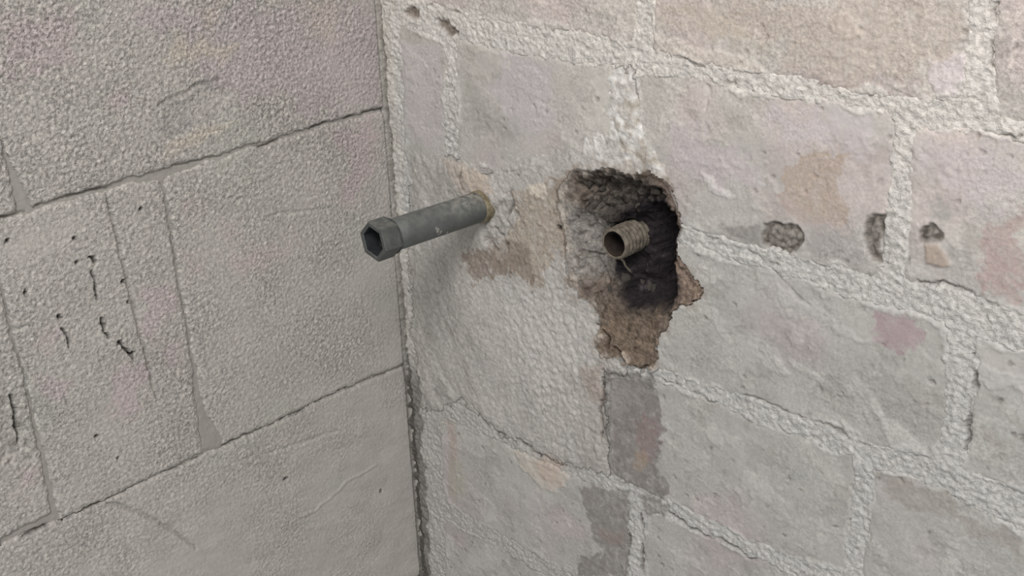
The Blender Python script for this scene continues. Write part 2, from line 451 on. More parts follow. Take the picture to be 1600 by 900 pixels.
# --- smears of mortar dragged over the brick faces
for pts, hgt, rgb, w in [
    ([(417.7, 26.2), (429.4, 33.4), (437.4, 31.4), (437.2, 10.9), (426.7, 4.8), (419.0, 14.4)], 0.9, (205, 194, 192), 3),
    ([(361.7, 37.6), (369.4, 43.1), (378.4, 39.6), (382.6, 32.4), (372.8, 28.5), (364.5, 30.1)], 0.7, (203, 190, 178), 4),
    ([(249.9, 17.8), (280.0, 15.1), (306.1, 13.5), (322.9, 10.2), (327.3, 4.6), (306.5, 3.6), (275.9, 5.0), (250.1, 7.4)], 0.8, (200, 190, 180), 3),
    ([(282.2, -57.6), (292.3, -58.6), (295.2, -63.5), (309.7, -68.1), (305.4, -71.4), (290.8, -68.3), (285.2, -63.2)], 0.9, (206, 202, 196), 2),
    ([(405.7, -169.3), (410.2, -166.9), (413.3, -174.7), (428.3, -178.7), (437.9, -184.6), (441.4, -189.6), (422.0, -193.3), (415.4, -189.4), (410.5, -178.9)], 0.8, (180, 177, 171), 2),
    ([(385.4, -186.7), (388.6, -185.5), (392.4, -191.6), (389.9, -191.7)], 0.8, (178, 175, 169), 1),
    ([(338.4, -162.9), (341.8, -160.1), (351.9, -168.5), (348.7, -173.0)], 0.8, (180, 177, 171), 1),
    ([(346.9, -158.4), (353.9, -158.7), (375.3, -163.0), (373.2, -168.7), (354.3, -166.0)], 0.6, (178, 175, 169), 3),
    ([(338.2, -113.7), (360.5, -119.3), (378.1, -124.4), (392.8, -129.2), (408.2, -128.3), (404.8, -133.2), (385.2, -133.2), (364.6, -130.0), (343.3, -127.5)], 0.6, (176, 173, 168), 4),
    ([(462.0, -125.8), (485.2, -125.1), (486.6, -135.5), (473.3, -135.1), (462.9, -132.8)], 0.8, (178, 175, 170), 4),
    ([(460.2, -199.6), (470.9, -199.8), (495.5, -202.5), (496.5, -210.0), (475.6, -209.0), (457.2, -205.7)], 1.0, (196, 194, 190), 4),
    ([(117.5, -311.5), (137.9, -301.2), (169.9, -301.5), (175.8, -315.2), (162.7, -331.8), (143.2, -334.5), (126.9, -327.3)], 0.9, (186, 178, 168), 4),
    ([(113.8, -28.0), (132.4, -12.6), (166.4, -13.6), (176.8, -30.9), (159.8, -42.1), (131.2, -38.2)], 0.0, (178, 172, 166), 5),
]:
    dm = g.sdf(pts, w, 0.8)
    mk = sstep(-0.6, 1.2, dm)
    if hgt > 0:
        HB += mk * hgt * (0.75 + 0.6 * fbm(U, V, 0.12, 3, 361))
    paint(colB, mk, lin(*rgb), 0.8)

# --- stains and coloured patches with shapes of their own, plus painted shade
def stain_or_shade(pts, rgb, op, soft=1.2, w=5, fine=1.2, rough=0.0, targets=('B', 'M', 'P')):
    mk = g.mask(pts, soft * 0.8, w * 1.1, fine * 2.0)
    brk = mk * (1 - 0.3 * sstep(-0.1, 0.5, n_hi)) * (1 - 0.22 * sstep(0.0, 0.3, m_mid))
    for k in targets:
        paint({'B': colB, 'M': colM, 'P': colP}[k], brk, lin(*rgb), op)
    return mk


TAN = (172, 156, 143); BROWN = (134, 117, 103); DARKGREY = (120, 115, 110); PINK = (170, 152, 152); GREY = (142, 138, 132)
stain_or_shade([(329.0, 45.2), (425.7, 55.4), (432.6, 39.3), (416.2, 28.5), (415.7, 7.5), (377.6, 5.4), (343.3, 5.6), (336.7, 22.5), (297.1, 25.8), (287.9, 40.9)], (184, 171, 160), 0.75, 5, 10, targets=('B',))
stain_or_shade([(343.0, 9.7), (416.0, 10.7), (416.7, 4.4), (381.5, 3.6), (343.4, 3.5)], (172, 158, 156), 0.6, 5, 8, targets=('B',))
stain_or_shade([(252.4, 35.7), (283.8, 36.9), (317.8, 28.3), (326.5, 17.7), (293.0, 20.3), (252.6, 22.6)], (182, 170, 156), 0.7, 5, 8, targets=('B',))
stain_or_shade([(17.7, -14.7), (64.8, -14.0), (64.6, -62.7), (58.5, -87.2), (23.7, -89.0), (21.7, -41.8)], (184, 176, 176), 0.6, 4, 5, targets=('B',))
stain_or_shade([(132.4, -12.6), (166.4, -12.0), (170.8, -48.6), (147.6, -63.6), (118.6, -49.0), (113.8, -28.0)], (184, 176, 178), 0.7, 6, 8, targets=('B',))
stain_or_shade([(82.9, -28.2), (97.8, -39.2), (124.4, -54.6), (129.7, -66.9), (105.2, -69.2), (84.1, -54.8)], (150, 146, 138), 0.5, 5, 8, targets=('B',))
stain_or_shade([(263.0, -36.3), (286.1, -35.9), (321.8, -48.0), (330.9, -61.1), (296.2, -64.8), (268.3, -62.8)], (182, 172, 173), 0.7, 8, 10, targets=('B',))
stain_or_shade([(320.0, -13.3), (393.5, -9.5), (399.2, -32.2), (380.2, -25.6), (337.4, -28.3)], (190, 182, 182), 0.7, 8, 10, targets=('B',))
stain_or_shade([(340.0, -45.7), (346.2, -39.4), (361.6, -32.7), (377.5, -28.9), (374.5, -38.7), (375.4, -49.9), (381.3, -57.3), (379.9, -67.8), (364.7, -74.4), (349.9, -71.9), (337.0, -63.6)], TAN, 0.85, 1.0, 4, 2, targets=('B',))
stain_or_shade([(322.5, -63.0), (343.3, -58.4), (356.3, -70.4), (387.4, -66.7), (390.0, -74.1), (361.0, -79.0), (331.8, -76.2)], (176, 162, 158), 0.5, 4, 6, targets=('B',))
stain_or_shade([(415.0, -12.3), (470.2, -11.5), (474.3, -42.6), (449.0, -45.2), (420.4, -31.3)], (190, 180, 180), 0.6, 8, 10, targets=('B',))
stain_or_shade([(454.9, -50.5), (474.3, -42.6), (479.9, -84.6), (467.1, -85.6), (453.3, -81.8), (455.0, -67.5)], (172, 152, 147), 0.8, 3, 8, 3, targets=('B',))
stain_or_shade([(424.9, -47.3), (431.9, -42.4), (440.1, -49.3), (436.7, -54.9), (428.5, -55.1)], (158, 155, 150), 0.7, 2, 5, targets=('B',))
stain_or_shade([(360.8, -76.8), (391.7, -71.5), (397.1, -89.9), (394.4, -94.4), (366.1, -93.7), (357.4, -85.2)], (152, 147, 143), 0.6, 4, 6, targets=('B',))
stain_or_shade([(298.0, -90.5), (327.8, -81.8), (328.5, -94.9), (310.8, -93.8)], (132, 128, 123), 0.8, 2.5, 2, targets=('B',))  # shadow wedge beside the dark knot, painted into the brick colour
stain_or_shade([(400.4, -118.4), (405.2, -113.1), (422.7, -108.7), (425.5, -114.5), (432.8, -116.0), (432.1, -122.9), (419.1, -131.7), (403.0, -129.9)], (162, 144, 145), 0.9, 1.5, 4, 2, targets=('B',))
stain_or_shade([(398.9, -154.8), (425.2, -148.1), (446.5, -142.3), (449.5, -176.0), (436.1, -181.3), (427.6, -172.5), (413.3, -166.6), (403.8, -165.2)], (150, 146, 140), 0.6, 5, 8, targets=('B',))
stain_or_shade([(375.0, -159.0), (395.4, -160.1), (405.2, -181.0), (389.5, -186.9), (372.1, -176.5)], (154, 150, 144), 0.5, 5, 8, targets=('B',))
stain_or_shade([(417.3, -209.4), (450.2, -208.8), (497.7, -219.0), (499.2, -230.4), (462.8, -222.9), (440.6, -224.6), (420.9, -222.7)], (150, 144, 136), 0.7, 4, 8, targets=('B',))
stain_or_shade([(466.3, -161.7), (476.6, -161.6), (488.1, -172.3), (478.3, -174.7)], (152, 147, 140), 0.6, 3, 6, targets=('B',))
# knots of dark aggregate
for pts in ([(327.3, -88.9), (329.9, -80.5), (335.2, -77.3), (342.9, -78.5), (351.0, -76.2), (355.0, -80.5), (353.5, -88.5), (345.5, -94.4), (335.4, -95.5), (328.0, -93.1)],
            [(390.9, -63.0), (395.1, -59.8), (403.1, -57.6), (404.4, -71.6), (403.4, -84.6), (398.9, -84.7), (395.0, -79.4), (391.7, -71.8)],
            [(422.0, -63.7), (424.9, -58.0), (430.0, -56.5), (435.1, -58.7), (435.0, -64.6), (427.1, -68.4), (422.9, -68.7)]):
    d = g.sdf(pts, 2.0, 1.0)
    mk = sstep(-1.0, 1.2, d)
    ring = mk * (1 - sstep(2.0, 4.0, d))
    crumb = fbm(U, V, 0.25, 3, 371)
    HB -= mk * (1.3 + 1.4 * crumb) + ring * 0.9
    paint(colB, mk, lin(118, 112, 105), 0.9)
    paint(colB, ring, lin(108, 102, 95), 0.6)
    kn = fbm(U, V, 0.3, 2, 372)
    paint(colB, mk * sstep(0.1, 0.35, kn), lin(148, 142, 134), 0.8)
    paint(colB, mk * sstep(0.1, 0.35, -kn), lin(84, 78, 72), 0.8)
d = g.sdf([(426.8, -69.1), (434.9, -66.4), (441.0, -75.3), (435.9, -78.4), (428.3, -79.4)], 1.5, 0.8)
mk = sstep(-0.8, 0.8, d)
HB += mk * 1.1
paint(colB, mk, lin(168, 153, 140), 0.9)
HB -= g.stroke([(287.0, -7.3), (288.8, -10.0), (286.5, -20.8)], 1.6, 1.2, 1.0, 0.3) * 0.9
# damp streaks below the hole, and painted shade in a joint gap
stain_or_shade([(211.7, -211.6), (251.9, -205.5), (256.4, -222.7), (260.3, -237.5), (256.0, -271.5), (265.9, -284.3), (261.8, -295.1), (231.9, -295.8), (213.5, -292.1), (206.7, -257.8), (209.3, -227.0)], DARKGREY, 0.85, 1.0, 3, 1.5)
stain_or_shade([(241.5, -232.9), (256.5, -232.2), (258.9, -250.6), (251.7, -270.2), (240.7, -270.7), (238.4, -253.7)], (140, 121, 118), 0.6, 3, 5, targets=('B',))
stain_or_shade([(232.4, -270.0), (245.1, -264.0), (247.4, -275.0), (237.5, -282.1)], (158, 140, 122), 0.6, 2, 4, targets=('B',))
stain_or_shade([(212.7, -223.8), (226.7, -218.9), (232.2, -236.4), (223.9, -244.3), (215.5, -237.6)], (150, 146, 141), 0.6, 2, 5, targets=('B',))
stain_or_shade([(185.1, -315.6), (231.9, -302.0), (233.3, -371.0), (177.7, -398.7), (184.5, -379.2), (200.9, -370.2), (208.3, -362.2), (196.1, -354.5), (191.4, -339.0)], (124, 119, 114), 0.8, 1.2, 4, 1.5)
stain_or_shade([(199.9, -346.2), (226.8, -336.0), (225.0, -348.7), (208.3, -355.5)], (140, 124, 120), 0.5, 2, 4, targets=('B',))
stain_or_shade([(240.9, -298.1), (257.5, -296.0), (268.4, -301.4), (252.2, -311.7), (244.4, -315.2), (242.1, -305.8)], (126, 120, 114), 0.7, 2, 4)  # shade of the bed joint gap, painted as a dark patch
stain_or_shade([(171.6, -233.1), (207.1, -211.2), (209.4, -285.4), (197.4, -300.8), (185.6, -284.5), (192.2, -251.1)], (160, 154, 147), 0.6, 6, 8)
stain_or_shade([(186.8, -220.4), (210.0, -210.2), (210.4, -234.5), (195.2, -242.9)], (152, 138, 128), 0.6, 4, 6)
stain_or_shade([(137.7, -306.8), (166.8, -300.6), (169.3, -323.4), (150.0, -327.2)], (178, 160, 146), 0.6, 4, 6)
stain_or_shade([(43.3, -315.1), (55.2, -315.2), (55.6, -347.9), (46.3, -351.6)], (166, 150, 140), 0.6, 3, 3)
stain_or_shade([(43.2, -352.9), (60.2, -346.0), (61.0, -375.6), (49.2, -390.5), (42.1, -383.7)], (158, 154, 136), 0.5, 4, 3)
# dark recessed spots in the top corner of the joints
for pts in ([(26.5, 2.6), (35.3, 8.9), (44.5, 7.3), (41.3, 2.5), (33.1, 0.7)], [(58.7, 4.5), (69.0, 4.9), (79.9, -1.6), (79.5, -5.9), (71.9, -6.0), (62.1, -0.3)]):
    mk = g.mask(pts, 1.2, 3, 1.5)
    HM -= mk * 3.0
    paint(colM, mk, lin(118, 106, 95), 0.8)

# --- tan, crumbling plaster between the two pipes, brown damp beneath the first
stain_or_shade([(127.7, -108.4), (158.0, -95.4), (177.5, -91.2), (179.4, -107.6), (175.3, -134.8), (163.5, -142.5), (153.2, -165.1), (137.2, -168.6), (124.8, -165.1), (109.2, -171.3), (99.5, -160.1), (119.8, -141.3), (130.6, -123.6)], (160, 148, 134), 0.85, 4, 9, 3, targets=('P',))
stain_or_shade([(74.0, -162.7), (89.3, -154.8), (113.2, -145.8), (138.4, -140.5), (147.7, -149.4), (145.9, -165.2), (135.9, -169.9), (128.6, -164.1), (118.1, -171.8), (98.5, -175.2), (86.0, -183.7), (77.1, -176.0)], (132, 120, 109), 0.85, 1.5, 7, 3, targets=('P',))
stain_or_shade([(75.1, -95.3), (85.6, -95.0), (109.4, -102.2), (110.1, -112.3), (94.4, -117.7), (83.2, -110.7)], (192, 179, 165), 0.85, 2, 3, 1.5, targets=('P',))
stain_or_shade([(61.8, -96.0), (75.3, -93.3), (85.5, -114.9), (77.3, -118.6), (67.4, -109.2)], (174, 160, 148), 0.6, 3, 3, targets=('P',))
stain_or_shade([(167.4, -90.8), (186.7, -76.3), (191.9, -91.6), (184.0, -101.2), (172.8, -101.1)], (128, 112, 98), 0.7, 3, 5, 2, targets=('P',))
stain_or_shade([(143.8, -97.6), (158.1, -92.7), (161.4, -99.2), (148.4, -102.9)], (206, 196, 182), 0.8, 1.5, 4, targets=('P',))
d = g.sdf([(108.5, -117.4), (127.8, -105.6), (134.3, -122.7), (119.9, -139.4), (125.5, -152.4), (112.6, -156.7), (97.6, -148.8), (96.1, -131.7)], 4, 2)
chip = sstep(-2, 4, d)
HM -= chip * (3.2 + 2.5 * fbm(U, V, 0.12, 3, 381))
paint(colP, chip, lin(160, 155, 148), 0.5)
for pts, w in (([(127.5, -111.2), (123.3, -120.6), (120.6, -125.9)], 1.0), ([(107.3, -136.7), (115.9, -142.3), (123.3, -146.2)], 1.0), ([(97.8, -145.8), (110.2, -153.4)], 0.8), ([(80.2, -98.0), (75.5, -107.5), (80.2, -116.1)], 0.8)):
    mk = g.stroke(pts, w)
    HM -= mk * 2.0
    tint(colP, mk, (0.6, 0.58, 0.56))
mk = g.stroke([(171.1, -119.9), (172.8, -121.8)], 2.6, 0.6, 0, 0)
HM -= mk * 6; paint(colP, mk, lin(40, 36, 32))
for pts in ([(94.6, -96.0), (108.7, -92.2), (105.8, -99.3), (98.1, -100.9)], [(30.3, -108.2), (32.8, -111.6), (31.0, -114.9)]):
    mk = g.mask(pts, 1.2, 4, 2); HM -= mk * 2.2
    tint(colP, mk, (0.7, 0.69, 0.67))

# --- cracks and gaps along the joints
def crack(pts, w, depth, rgb=(92, 84, 78), op=0.7, warp=2.0):
    mk = g.stroke(pts, w, 0.8, warp, 1.2) * sstep(-0.28, 0.12, fbm(U, V, 0.05, 2, 391))
    depth *= 0.7; op *= 0.85
    global HM, HB
    HM -= mk * depth; HB -= mk * depth
    for c in (colM, colB, colP):
        paint(c, mk, lin(*rgb), op)


crack([(208.8, -212.5), (210.4, -223.6), (205.7, -246.1), (207.3, -259.6), (205.5, -268.5)], 0.9, 3, (86, 70, 64), 0.85)
crack([(64.3, -291.3), (75.8, -290.5), (85.1, -299.4), (93.3, -303.0), (118.0, -302.4), (139.1, -305.2), (160.9, -307.3), (172.3, -304.8)], 1.2, 3.5, (118, 112, 106), 0.7)
crack([(242.2, -315.2), (243.5, -338.9), (242.6, -366.4)], 1.6, 5, (96, 80, 74), 0.8, 0.8)
crack([(230.8, -305.6), (232.0, -333.6), (230.9, -372.2)], 0.8, 3, (92, 82, 74), 0.7, 0.8)
crack([(254.3, -303.6), (269.6, -303.9), (283.5, -306.8), (310.3, -306.4), (339.9, -307.1), (363.3, -304.4)], 1.1, 4, (104, 98, 92), 0.6)
crack([(290.9, -97.9), (315.5, -97.4), (327.2, -102.4), (335.0, -103.5), (342.7, -103.0)], 0.7, 2.0, (130, 124, 118), 0.6)
crack([(336.1, -107.1), (351.0, -114.9), (362.4, -122.7), (372.5, -126.0)], 0.9, 1.5, (140, 135, 128), 0.5)
crack([(458.1, -121.9), (461.5, -133.3), (461.0, -152.3), (460.3, -175.7)], 1.4, 4, (98, 92, 86), 0.7)
crack([(448.5, 57.8), (448.0, 49.0), (448.9, 37.2), (450.3, 25.9)], 0.9, 3, (132, 124, 116), 0.7)
crack([(320.0, -194.3), (356.1, -193.4), (381.8, -193.2), (396.9, -196.6), (423.5, -192.7), (440.8, -190.7)], 0.9, 2.5, (128, 122, 116), 0.5)
crack([(257.1, -203.7), (281.7, -206.2), (301.4, -205.5)], 0.7, 2, (136, 130, 124), 0.5)
crack([(450.6, -4.5), (460.1, -5.2), (469.3, -4.8)], 1.0, 3, (140, 134, 126), 0.6)
crack([(422.9, -89.5), (440.4, -88.2), (455.5, -88.2)], 1.0, 2.5, (138, 130, 124), 0.5)
crack([(52.8, 11.7), (73.4, 12.2), (89.5, 9.8)], 0.8, 2.5, (140, 130, 120), 0.6)
crack([(252.9, 6.3), (280.4, 4.9), (293.8, -1.9), (306.8, -3.5)], 0.8, 2.0, (150, 142, 134), 0.6)

# --- the broken hole round the threaded pipe
RIM = [(170.6, -96.3), (177.7, -85.9), (182.2, -80.6), (189.5, -76.6), (203.0, -74.6), (211.5, -70.4), (221.9, -70.8), (234.2, -70.7), (245.2, -66.8), (255.0, -68.0), (261.9, -73.0), (265.9, -81.5), (269.9, -90.7), (272.0, -96.8), (267.4, -104.6), (267.6, -116.3), (272.6, -121.7), (280.5, -126.4), (286.4, -132.3), (286.1, -139.2), (279.1, -145.6), (270.3, -147.3), (264.5, -156.9), (259.7, -169.0), (254.6, -176.9), (253.8, -190.9), (247.6, -200.4), (235.9, -203.4), (226.1, -205.7), (220.6, -201.9), (207.2, -204.4), (202.7, -198.2), (207.4, -177.7), (201.9, -169.1), (188.4, -166.5), (181.6, -159.1), (176.3, -140.1), (174.6, -117.7)]
d_rim = g.sdf(RIM, 2.5, 1.2)
DEEP = [(226.6, -91.6), (244.4, -85.1), (259.2, -85.8), (265.1, -91.0), (267.3, -102.1), (264.9, -125.5), (266.1, -138.9), (262.4, -154.0), (239.9, -161.5), (226.1, -162.9), (219.6, -151.1), (218.6, -133.5), (213.4, -112.8)]
d_deep = g.sdf(DEEP, 3.0, 1.0, 60)
UPPER = [(178.7, -89.2), (189.5, -77.4), (211.0, -71.3), (239.2, -69.7), (259.0, -73.6), (265.0, -83.7), (267.1, -93.5), (239.4, -100.0), (213.4, -108.4), (188.9, -105.4)]
d_upper = g.sdf(UPPER, 3.0, 1.5)
LEFT = [(178.3, -105.2), (202.7, -97.9), (218.7, -102.8), (226.6, -127.0), (221.3, -159.8), (201.9, -167.2), (185.0, -161.8), (177.5, -139.8)]
d_left = g.sdf(LEFT, 3.0, 1.0)
rub = fbm(U, V, 0.09, 4, 401); rub2 = 0.6 - worley(U + 3 * g.fx, V, 0.13, 402); rub3 = fbm(U, V, 0.11, 3, 403, ridged=True)
depth = (0.4 + 1.8 * sstep(195, 235, U)) * sstep(0, 4, d_rim)
depth = np.maximum(depth, 13 * sstep(-1, 12, d_upper))
depth = np.maximum(depth, 12 * sstep(0, 24, d_left))
depth = np.maximum(depth, (17 + 31 * sstep(236, 252, U)) * sstep(-3, 11, d_deep))
HC = -depth + sstep(0, 8, d_rim) * (1.2 * rub + 1.0 * rub2) + sstep(0, 6, d_upper) * (3.5 * rub + 3.4 * rub2 + 4.0 * rub3) + sstep(0, 6, d_deep) * (3 * rub + 4 * rub2)
in_hole = d_rim > 0
HB = np.where(d_rim > -0.5, np.minimum(HB, HC - 2.0), HB)
base_rim = HM.copy()
HM = np.where(in_hole, np.minimum(HM, 0.6) * (1 - sstep(0, 3, d_rim)) + HC * sstep(0, 3, d_rim), HM)
halo = sstep(-9, 0, d_rim + 7 * fbm(U, V, 0.06, 4, 406)) * sstep(-0.25, 0.35, fbm(U, V, 0.12, 3, 407))
paint(colP, halo, lin(136, 122, 108), 0.7)
paint(colB, halo * (V < -120), lin(150, 140, 128), 0.5)
colC = np.tile(lin(120, 108, 97), (*g.shape, 1)).astype(np.float32)
tint(colC, np.clip(rub, -1, 1), (1.25, 1.22, 1.20))
def stain_c(pts, rgb, op, soft=3, w=4, fine=2):
    paint(colC, g.mask(pts, soft, w, fine), lin(*rgb), op)


paint(colC, (1 - sstep(185, 225, U + 12 * g.wx)) * sstep(165, 140, -V), lin(160, 154, 146), 0.8)
stain_c(LEFT, (138, 133, 127), 0.9, 4)
swirl = fbm(U + 8 * g.wx, V * 1.4 + 8 * g.wy, 0.07, 3, 418, ridged=True)
HM -= sstep(0.45, 0.85, swirl) * sstep(0, 6, d_left) * 1.6
tint(colC, sstep(0.5, 0.9, swirl) * sstep(0, 6, d_left), (0.72, 0.71, 0.70))
stain_c(UPPER, (74, 69, 64), 0.95, 4)
stain_c([(244.2, -67.0), (261.8, -71.4), (266.9, -83.3), (271.0, -95.4), (262.2, -88.4), (254.2, -77.9)], (126, 112, 104), 0.85, 3)
stain_c([(181.1, -81.7), (203.0, -75.5), (206.1, -88.5), (189.0, -101.0), (177.3, -99.2)], (112, 101, 92), 0.7, 4)
stain_c([(185.1, -156.2), (218.6, -142.4), (229.3, -162.0), (239.9, -161.5), (260.4, -154.6), (255.6, -172.1), (212.9, -185.4), (201.9, -169.1), (187.8, -166.7)], (100, 88, 78), 0.8, 5)
stain_c([(267.4, -104.6), (286.4, -132.3), (286.2, -140.9), (270.3, -147.3), (265.4, -151.3), (263.1, -134.6)], (136, 118, 106), 0.7, 3)
stain_c([(204.6, -178.6), (253.4, -163.8), (252.9, -197.7), (234.8, -203.8), (207.2, -202.5)], (118, 103, 89), 0.7, 5)
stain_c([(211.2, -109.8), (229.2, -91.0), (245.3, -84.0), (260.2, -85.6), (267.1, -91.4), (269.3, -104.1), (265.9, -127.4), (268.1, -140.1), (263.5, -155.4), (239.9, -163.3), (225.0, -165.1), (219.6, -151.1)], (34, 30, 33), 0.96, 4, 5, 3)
crk = fbm(U, V, 0.16, 3, 404, ridged=True)
tint(colC, sstep(0.35, 0.8, crk) * sstep(0, 5, d_upper), (0.35, 0.33, 0.32))
tint(colC, sstep(0.0, 0.5, fbm(U, V, 0.22, 3, 405)) * sstep(0, 5, d_upper), (1.45, 1.42, 1.38))
paint(colC, sstep(0.1, 0.6, rub) * sstep(0, 5, d_upper), lin(104, 97, 89), 0.6)
lip = (1 - sstep(0, 7, d_rim + 6 * fbm(U, V, 0.08, 4, 408))) * sstep(-0.1, 0.3, fbm(U, V, 0.1, 3, 409)) * (U < 235)
paint(colC, lip, lin(168, 160, 150), 0.8)
blk = fbm(U, V, 0.14, 3, 410)
paint(colC, sstep(0.15, 0.5, blk) * sstep(2, 8, d_deep), lin(88, 80, 84), 0.7)
tint(colC, sstep(0.1, 0.4, fbm(U, V, 0.18, 3, 415)) * (1 - sstep(0, 5, d_upper)) * (1 - sstep(0, 4, d_deep)), (0.68, 0.66, 0.64))
tint(colC, sstep(0.1, 0.4, fbm(U, V, 0.1, 3, 416)) * (1 - sstep(0, 5, d_upper)) * (1 - sstep(0, 4, d_deep)), (1.35, 1.33, 1.3))
for pts, w in (([(207.4, -184.8), (212.9, -190.2), (210.6, -198.0)], 1.4), ([(217.3, -195.4), (221.7, -199.6), (225.0, -203.3)], 1.4), ([(201.8, -181.8), (206.3, -182.8)], 1.2), ([(234.8, -203.8), (240.2, -203.8), (245.5, -199.2)], 1.0), ([(215.9, -138.7), (214.2, -150.4)], 1.0)):
    mk = g.stroke(pts, w); HM -= mk * 3; tint(colC, mk, (0.4, 0.38, 0.36))
for pts, w in (([(223.9, -196.0), (229.4, -201.8)], 1.8), ([(247.6, -199.4), (250.8, -200.2)], 3.0)):
    mk = g.stroke(pts, w); HM += mk * 2; paint(colC, mk, lin(186, 172, 156), 0.8)

# --- assemble: every brick its own sheet with sides, mortar between, plaster patch, hole
dist = np.full(g.shape, -25.0, np.float32)
owner = np.full(g.shape, -1)
for k, pts in enumerate(bricks):
    d = g.sdf(pts, 2.2, 0.9)
    m = d > dist
    dist = np.where(m, d, dist); owner = np.where(m & (d > -2.4), k, owner)
over = 1 - sstep(-1.0, 1.8, dist + 10 * fbm(U, V, 0.03, 4, 411) - 0.3)
fe = over * (dist < 16)
HB += fe * (0.7 + 0.8 * fbm(U, V, 0.2, 3, 412)) * (d_rim < -3)
for c in range(3):
    colB[..., c] += (colM[..., c] - colB[..., c]) * fe * 0.8
edge = sstep(-2.2, 3.0, dist)
HBrick = HB - 1.3 * (1 - edge) - 14.0 * (1 - sstep(-2.4, -0.6, dist))
inner = sstep(0.5, 4.0, dist) * (1 - patch)
HMort = HM - 6.0 * inner * (d_rim <= 0)
patch_cells = (d_patch > 0) & ~in_hole
brick_grain = np.clip(0.75 + 0.6 * top_grain + 0.8 * fbm(U, V, 0.02, 3, 421), 0.3, 1.6)
brick_shown = HBrick > HMort - 2.5
mort_shown = HMort > HBrick - 2.5

wall_right = sheet('wall_right', g, cells_of(mort_shown & ~patch_cells & ~in_hole), HMort, colM, right_world, MAT_MORTAR,
                   slab=(-4, 560, -530, 140, -95, -140))
wall_right['kind'] = 'structure'
wall_right['label'] = 'pale brick wall with ragged mortar joints, on the right of the corner'
for k in range(len(bricks)):
    vm = (owner == k) & (brick_shown | (dist < 0))
    c = vm[:-1, :-1] & vm[1:, :-1] & vm[:-1, 1:] & vm[1:, 1:]
    if c.sum() > 50:
        sheet('brick', g, c, HBrick, colB, right_world, MAT_BRICK, wall_right, alpha=brick_grain)
pc = patch_cells[:-1, :-1]; ic = in_hole[:-1, :-1]
o = sheet('plaster_patch', g, cells_of(mort_shown & patch_cells) & ~ic, HMort, colP, right_world, MAT_PLASTER, wall_right)
o['label'] = 'rough grey plaster smeared around the two pipes'
o = sheet('broken_hole', g, cells_of(in_hole), HMort, colC, right_world, MAT_CAVITY, wall_right)
o['label'] = 'dark crumbling hole broken open around the threaded pipe'

# ================================================================== LEFT WALL
q = Grid(-4, 430, -530, 140, STEP, 51)
S, T = q.U, q.V
blocks = [
    [(273.7, -67.5), (237.1, -66.2), (186.5, -66.2), (150.3, -66.7), (104.5, -67.2), (60.8, -65.6), (26.3, -66.9), (-4.0, -65.0), (-4.0, 138.0), (296.0, 138.0), (296.0, 0.0), (282.3, -29.0)],
    [(284.8, -15.5), (284.7, -66.8), (294.3, -68.0), (330.0, -72.0), (428.0, -72.0), (428.0, 138.0), (303.0, 138.0), (303.0, 0.0)],
    [(296.3, -70.2), (279.3, -71.6), (229.5, -71.6), (225.1, -71.2), (207.5, -71.7), (190.5, -73.7), (189.5, -81.7), (188.6, -135.5), (188.3, -163.5), (187.3, -200.3), (189.8, -241.1), (190.0, -275.0), (248.3, -276.3), (296.4, -276.4), (297.9, -213.5), (300.3, -142.9), (300.1, -103.5), (300.0, -90.0)],
    [(185.9, -74.1), (150.9, -70.9), (105.0, -70.8), (61.2, -69.3), (0.2, -71.8), (-4.0, -76.0), (-4.0, -276.0), (4.6, -277.6), (83.9, -275.0), (135.8, -276.9), (172.0, -275.7), (182.0, -244.4), (184.0, -201.6), (185.0, -164.7), (185.4, -136.6)],
    [(303.6, -105.6), (303.3, -141.8), (302.0, -175.5), (301.8, -211.8), (302.7, -268.3), (310.9, -270.0), (336.6, -271.2), (340.0, -282.0), (428.0, -282.0), (428.0, -76.0), (310.0, -76.0)],
    [(337.6, -276.0), (300.2, -277.9), (267.5, -278.0), (192.7, -278.9), (136.1, -279.4), (84.2, -277.6), (-4.0, -282.0), (-4.0, -484.0), (428.0, -484.0), (428.0, -294.0)],
    [(-4.0, -492.0), (200.0, -492.0), (200.0, -528.0), (-4.0, -528.0)],
    [(206.0, -492.0), (428.0, -492.0), (428.0, -528.0), (206.0, -528.0)],
]
k_lo = fbm(S, T, 0.012, 3, 601); k_mid = fbm(S, T, 0.05, 4, 602); k_hi = fbm(S, T, 0.3, 2, 603)
colK = np.tile(lin(170, 165, 158), (*q.shape, 1)).astype(np.float32)
tint(colK, np.clip(k_mid, -1, 1), (1.08, 1.08, 1.08))
tint(colK, sstep(0.1, 0.5, -k_lo), (0.97, 1.0, 0.985))
smooth_low = sstep(-200, -330, T + 0.0 * S) * 0 + sstep(230, 330, -T + 0.25 * (150 - S))
grain = fbm(S, T, 0.34, 2, 611, gain=0.8) * 0.9 + 0.3 * (0.5 - worley(S, T, 0.36, 612))
wave = fbm(S * 0.5 + T * 0.25, T - S * 0.45, 0.06, 3, 613)
coarse = np.clip(1.2 + 0.8 * fbm(S, T, 0.018, 3, 617) - 0.5 * smooth_low - 0.25 * (1 - sstep(-90, -60, T)) - 0.3 * (1 - sstep(5, 60, S)), 0.22, 1.5)
streak = fbm(S * 0.35 + T * 0.15, T - S * 0.45, 0.05, 4, 618)
tint(colK, np.clip(streak, -1, 1) * (0.35 + 0.65 * smooth_low), (1.12, 1.12, 1.115))
HK = 0.3 * fbm(S, T, 0.015, 2, 614) + grain * 0.85 * coarse + 0.9 * wave * smooth_low
tint(colK, np.clip(k_hi, -1, 1) * coarse, (1.32, 1.32, 1.31))
colJ = np.tile(lin(148, 144, 137), (*q.shape, 1)).astype(np.float32)
tint(colJ, np.clip(k_mid, -1, 1), (1.06, 1.06, 1.06))
